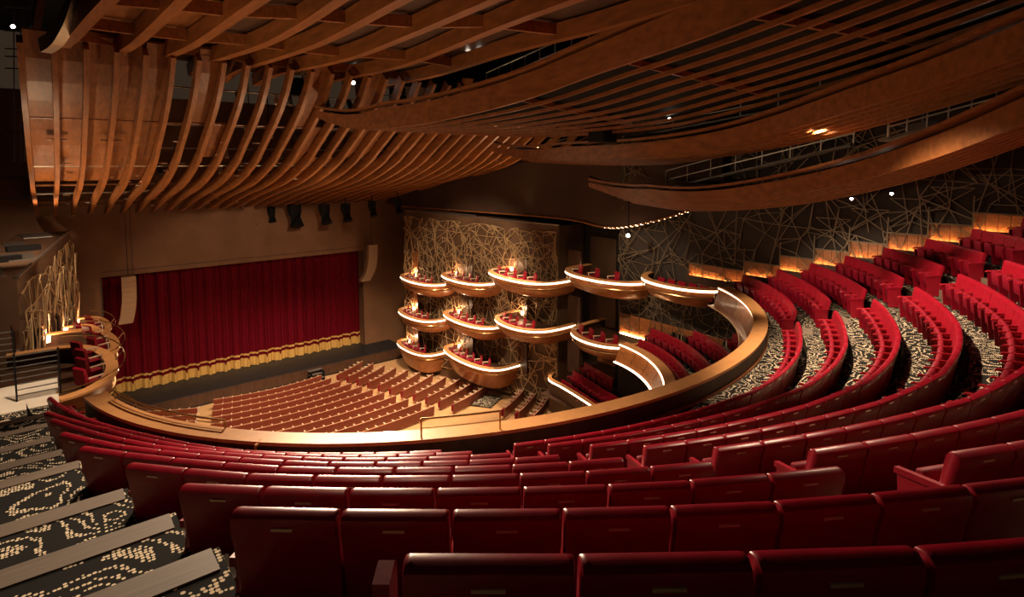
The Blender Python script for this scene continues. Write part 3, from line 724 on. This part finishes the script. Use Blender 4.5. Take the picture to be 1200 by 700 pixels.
# first ceiling field: long planks running towards the stage
c1 = root('plank_ceiling', 'ceiling of wide wooden planks running towards the stage at the upper left', 'ceiling panel', (-4, 24, ZC+4))
PL = [[(67, 60), (84, 48), (110, 20), (130, 0), (150, -22)], [(125, 70), (155, 55), (200, 15), (215, 0), (240, -25)], [(175, 75), (225, 55), (300, 5), (330, -15)], [(225, 80), (300, 57), (350, 33), (400, 0), (430, -20)],
      [(262, 87), (300, 77), (375, 52), (475, 0), (515, -20)], [(300, 92), (400, 72), (475, 45), (582, 0), (630, -20)], [(360, 95), (405, 92), (475, 77), (600, 28), (730, -18), (760, -30)], [(420, 105), (500, 92), (600, 62), (700, 37), (830, 0), (900, -22)]]
ends = []
for L_ in PL:
    Z_ = ZC+4.0
    P = [onz(x, y, Z_) for x, y in L_]; P = resample(P, 20)
    for i in range(3): P[i].z -= (.35, .12, .03)[i]
    ends.append(P)
    part('plank', MB().ribbon3(P, .34, .55), 'wood', c1, 40)
for i in range(len(ends)-1):
    A, B = ends[i], ends[i+1]
    for f in (.16, .42, .7, .93):
        a = A[int(f*19)]; b = B[int(f*19)]; part('cross_beam', MB().bar(a+Vector((0, 0, .36)), b+Vector((0, 0, .36)), .16, .36), 'wood', c1)
    up = Vector((0, 0, .62))
    for s0, s1 in ((0, 6), (6, 13), (13, 19)):
        part('ceiling_board', MB().grid([[A[j]+up, B[j]+up, B[j]+up+Vector((0, 0, .05)), A[j]+up+Vector((0, 0, .05))] for j in range(s0, s1+1)], True, True), 'wood' if i < 2 else 'wood_dark', c1)  # dark wood in most bays puts the shade between the planks into the colour

# hanging clouds: a deep curved band along the near edge, thin planks behind it
def cloud(name, label, near, far, n, hf, mband='wood'):
    A = resample([at(*q) for q in near], 34); B = resample([at(*q) for q in far], 34)
    r = root(name, label, 'ceiling panel', A[16], group='curved hanging wooden ceiling clouds')
    rows = []
    for i, p in enumerate(A):
        d = (A[min(i+1, 33)]-A[max(i-1, 0)]); sd = Vector((d.y, -d.x, 0)).normalized()*.07; h = hf*min(1, .35+i*.13)
        rows.append([p-sd, p+sd, p+sd+Vector((0, 0, h)), p-sd+Vector((0, 0, h))])
    part('band', MB().grid(rows, True, True), mband, r, 40)
    part('band_lip', MB().ribbon3([p+Vector((0, 0, hf*min(1, .35+i*.13)+.12)) for i, p in enumerate(A)], .5, .1), mband, r, 40)
    for i in range(1, n+1):
        t = i/n; part('plank', MB().ribbon3([a.lerp(b, t) for a, b in zip(A, B)], .10, .13), 'wood', r, 40)
    up = Vector((0, 0, .5)); part('backing', MB().grid([[a+up, b+up, b+up+Vector((0, 0, .06)), a+up+Vector((0, 0, .06))] for a, b in zip(A, B)], True, True), 'black', r)
    for f in (6, 14, 22, 29):
        part('cross_rib', MB().bar(A[f]+Vector((0, 0, .36)), B[f]+Vector((0, 0, .36)), .12, .2), 'wood', r)
    return A, B
near2 = [(372, 138, 26.4), (398, 148, 26.2), (430, 152, 26), (500, 145, 25), (600, 122, 22.4), (700, 87, 18.6), (800, 53, 15), (900, 15, 12.4), (990, -22, 10.8)]
far2 = [(460, 154, 26.6), (540, 158, 27), (620, 161, 27), (700, 158, 26), (800, 147, 24.5), (900, 122, 21), (1000, 94, 18), (1100, 63, 15.6), (1260, 8, 13)]
cloud('ceiling_cloud', 'long curved wooden ceiling cloud crossing the top of the picture, widest of three', near2, far2, 8, .95)
near3 = [(578, 178, 29), (610, 185, 29), (660, 188, 28.5), (750, 185, 26.5), (830, 176, 23.5), (900, 160, 21), (1000, 130, 17), (1100, 100, 14), (1200, 65, 11.8), (1270, 38, 10.8)]
far3 = [(620, 190, 30), (700, 194, 29.5), (780, 193, 28), (850, 184, 25.5), (920, 172, 22.5), (1000, 155, 19.5), (1100, 128, 16), (1200, 98, 13.5), (1270, 74, 12.2)]
cloud('ceiling_cloud', 'curved wooden ceiling cloud in the middle of the overlapping three, above the right seats', near3, far3, 5, .68)
near4 = [(690, 219, 28), (720, 229, 27.6), (760, 237, 26.8), (820, 241, 25), (900, 233, 22), (1000, 214, 18.5), (1100, 185, 15.3), (1200, 147, 12.8), (1270, 118, 11.6)]
far4 = [(740, 238, 29), (800, 247, 27.5), (860, 247, 25.5), (930, 241, 22.8), (1000, 229, 20), (1100, 204, 16.6), (1200, 170, 14), (1270, 144, 12.6)]
cloud('ceiling_cloud', 'lowest curved wooden ceiling cloud, right above the lattice wall', near4, far4, 6, .62)

# ------------------------------------------------------------------ technical gear in the roof void
def fixture(p, aim, label, s=1., lens=True):
    p = Vector(p); d = (Vector(aim)-p).normalized()
    r = root('spotlight', label, 'spotlight', p, group='spotlights in the ceiling')
    hs = part('housing', MB().tube([p-d*.35*s, p-d*.3*s, p], .15*s, 10), 'black', r, 40)
    if lens: part('lens', MB().tube([p+d*.005, p+d*.02], .12*s, 10), 'lamp_lens', hs)
    part('yoke', MB().bar(p-d*.15*s, p-d*.15*s+Vector((0, 0, 2.2 if abs(p.z-ZC+4) < 1 else .6*s)), .05*s), 'black', r)
LIT = [((1137, 52), 15, 'bright spotlight below the widest cloud at the upper right'), ((548, 63), 24, 'bright pair spotlight at the top centre, left lamp'), ((561, 64), 24, 'bright pair spotlight at the top centre, right lamp'), ((785, 140), 25, 'bright spotlight under the far tip of the widest cloud'),
       ((15, 31), 30, 'bright spotlight at the far upper left in the dark void'), ((252, 133), 42, 'bright spotlight between the canopy ribs at the left'), ((208, 179), 42, 'spotlight low between the canopy ribs at the left'),
       ((998, 233), 22, 'slim bright lamp under the lowest cloud, left of two'), ((1045, 227), 21, 'slim bright lamp under the lowest cloud, right of two'), ((414, 97), 30, 'spotlight at the end of the plank ceiling, left'), ((1178, 122), 16, 'small lamp in the gap at the far right'), ((736, 276), 29, 'tiny white lamp under the bulkhead')]
for (x, y), D, lb in LIT:
    p = at(x, y, D); fixture(p, Vector((p.x*.6, p.y*.8+2, p.z-8)).lerp(EYE, .25), lb, .45 if 20 < D < 29 and y > 200 else .8 if D > 20 else .6)
for i, (x, y, s) in enumerate(((258, 251, 1.6), (296, 249, 2.0), (318, 250, 1.2), (345, 247, 2.2), (380, 247, 1.8), (405, 246, 1.6), (436, 243, 1.3), (466, 240, 1.2), (552, 232, 1.6))):
    p = at(x, y, 46 if x < 500 else 44)
    single('hanging_projector', MB().tube([p+Vector((0, 0, .5)), p, p+Vector((0, -.25*s, -.55*s))], .32*s*.8, 8).bar(p, Vector((p.x, p.y, ZC+9.2)), .06), 'black', f'black stage lamp hanging below the canopy lip, {ORD[i+1]} from the left', 'stage lamp', 'black stage lamps below the canopy lip', 40)
def hang(px, py, D, d, m, label, cat, rz=0., name='black_box_speaker'):
    p = at(px, py, D); single(name, MB().box(p, d, rz).bar(p, p+Vector((0, 0, 1.6)), .06), m, label, cat)
hang(355, 103, 31, (1.1, 1.0, .9), 'black', 'black cube loudspeaker hanging at the end of the plank ceiling', 'loudspeaker')
hang(130, 84, 29, (.9, .9, .9), 'black', 'black cube loudspeaker tucked between the left ribs', 'loudspeaker')
hang(706, 155, 26, (.9, .9, .9), 'black', 'black round loudspeaker under the widest cloud', 'loudspeaker')
hang(1080, 162, 19, (1.5, .3, 1.0), 'grey_metal', 'pale grey panel in the gap above the lowest cloud', 'panel', .6, 'grey_panel')
hang(488, 108, 33, (1.0, .8, .5), 'white_panel', 'row of pale lamps in the gap above the curved band', 'lamp housing', .4, 'lamp_housing')
# catwalks in the gaps between the clouds
def catwalk(a, b, label, h=.9, n=7):
    A = at(*a); B = at(*b); r = root('catwalk', label, 'catwalk', A.lerp(B, .5), group='catwalks in the roof void')
    part('walkway', MB().bar(A, B, .9, .08), 'grey_metal', r)
    for z in (.45, h): part('hand_rail', MB().bar(A+Vector((0, 0, z)), B+Vector((0, 0, z)), .045), 'steel', r)
    for i in range(n+1): q = A.lerp(B, i/n); part('post', MB().bar(q, q+Vector((0, 0, h)), .04), 'steel', r)
catwalk((420, 122, 36), (650, 112, 30), 'steel catwalk glimpsed above the first curved band')
catwalk((570, 108, 27), (690, 60, 22), 'catwalk with pale gear at the top centre gap')
catwalk((690, 172, 30), (960, 120, 23), 'steel catwalk glimpsed above the middle curved band')
catwalk((780, 222, 28), (1000, 170, 22), 'steel catwalk glimpsed above the lowest curved band')
catwalk((1040, 165, 19), (1230, 118, 15), 'steel catwalk with warm lamps in the gap at the far right')
single('steel_hoop', MB().ribbon3(resample([at(54, 62, 18.6), at(68, 52, 18.3), at(82, 28, 17.8), at(91, 2, 17.2), at(97, -20, 17)], 16), .32, .45), 'steel', 'curved shiny steel trunking at the upper left beside the first plank', 'trunking')
# far left void: drape and scaffold
single('black_drape', MB().grid([[(lerp(-15.2, -14.2, i/20), 30+.15*sin(i*1.7), z) for i in range(21)] for z in (ZC-6, ZC+9)]), 'black', 'tall black drape at the far left edge of the picture', 'drape')
sc = root('scaffold', 'thin steel scaffold frame in the dark void at the far left', 'scaffold', at(25, 200, 34))
for y0 in (8, 36, 57, 66, 80, 128, 153): part('tube', MB().bar(at(6, y0, 34), at(34, y0+1, 34), .07), 'steel', sc)
for x0 in (16, 24, 28): part('tube', MB().bar(at(x0, 14, 34), at(x0+1, 190, 34), .06), 'steel', sc)
for y0 in (208, 232): part('ledge', MB().bar(at(-5, y0, 34), at(34, y0, 34), .2, .08), 'steel', sc)
struct('wall_void', MB().box((-17.2, 34, 14), (.4, 40, 28)), 'black', 'black side wall of the void at the far left')
struct('wall_void', MB().box((19, 30, 14), (.4, 60, 28)), 'black', 'black side wall of the void at the far right')

# ------------------------------------------------------------------ lower left corner: landing, rails, dark wall
struct('floor_landing', MB().box((-13.72, 18.75, ZC-6.15), (2.95, 2.1, .5)), 'white_panel', 'pale brightly lit landing at the left beyond the stairs')
struct('wall_side_left', MB().box((-15.4, 10, 12), (.3, 34, 24)), 'wall_dark', 'dark side wall left of the stairs')
def railing(p, q, h, n, label):
    r = root('black_railing', label, 'railing', Vector(p).lerp(Vector(q), .5), group='black metal railings by the landing')
    p = Vector(p); q = Vector(q)
    for i in range(n): part('bar', MB().bar(p+Vector((0, 0, h*(i+1)/n)), q+Vector((0, 0, h*(i+1)/n)), .024), 'grey_metal', r)
    for e in (p, q): part('post', MB().bar(e, e+Vector((0, 0, h+.05)), .04), 'black', r)
railing((-13.05, 18.4, ZC-5.9), (-12.2, 18.4, ZC-5.9), 1.15, 8, 'black metal railing beside the pale landing, nearer the boxes')
railing((-15.0, 19.85, ZC-5.9), (-13.1, 19.85, ZC-5.9), 1.45, 9, 'black metal railing at the far left edge above the landing')
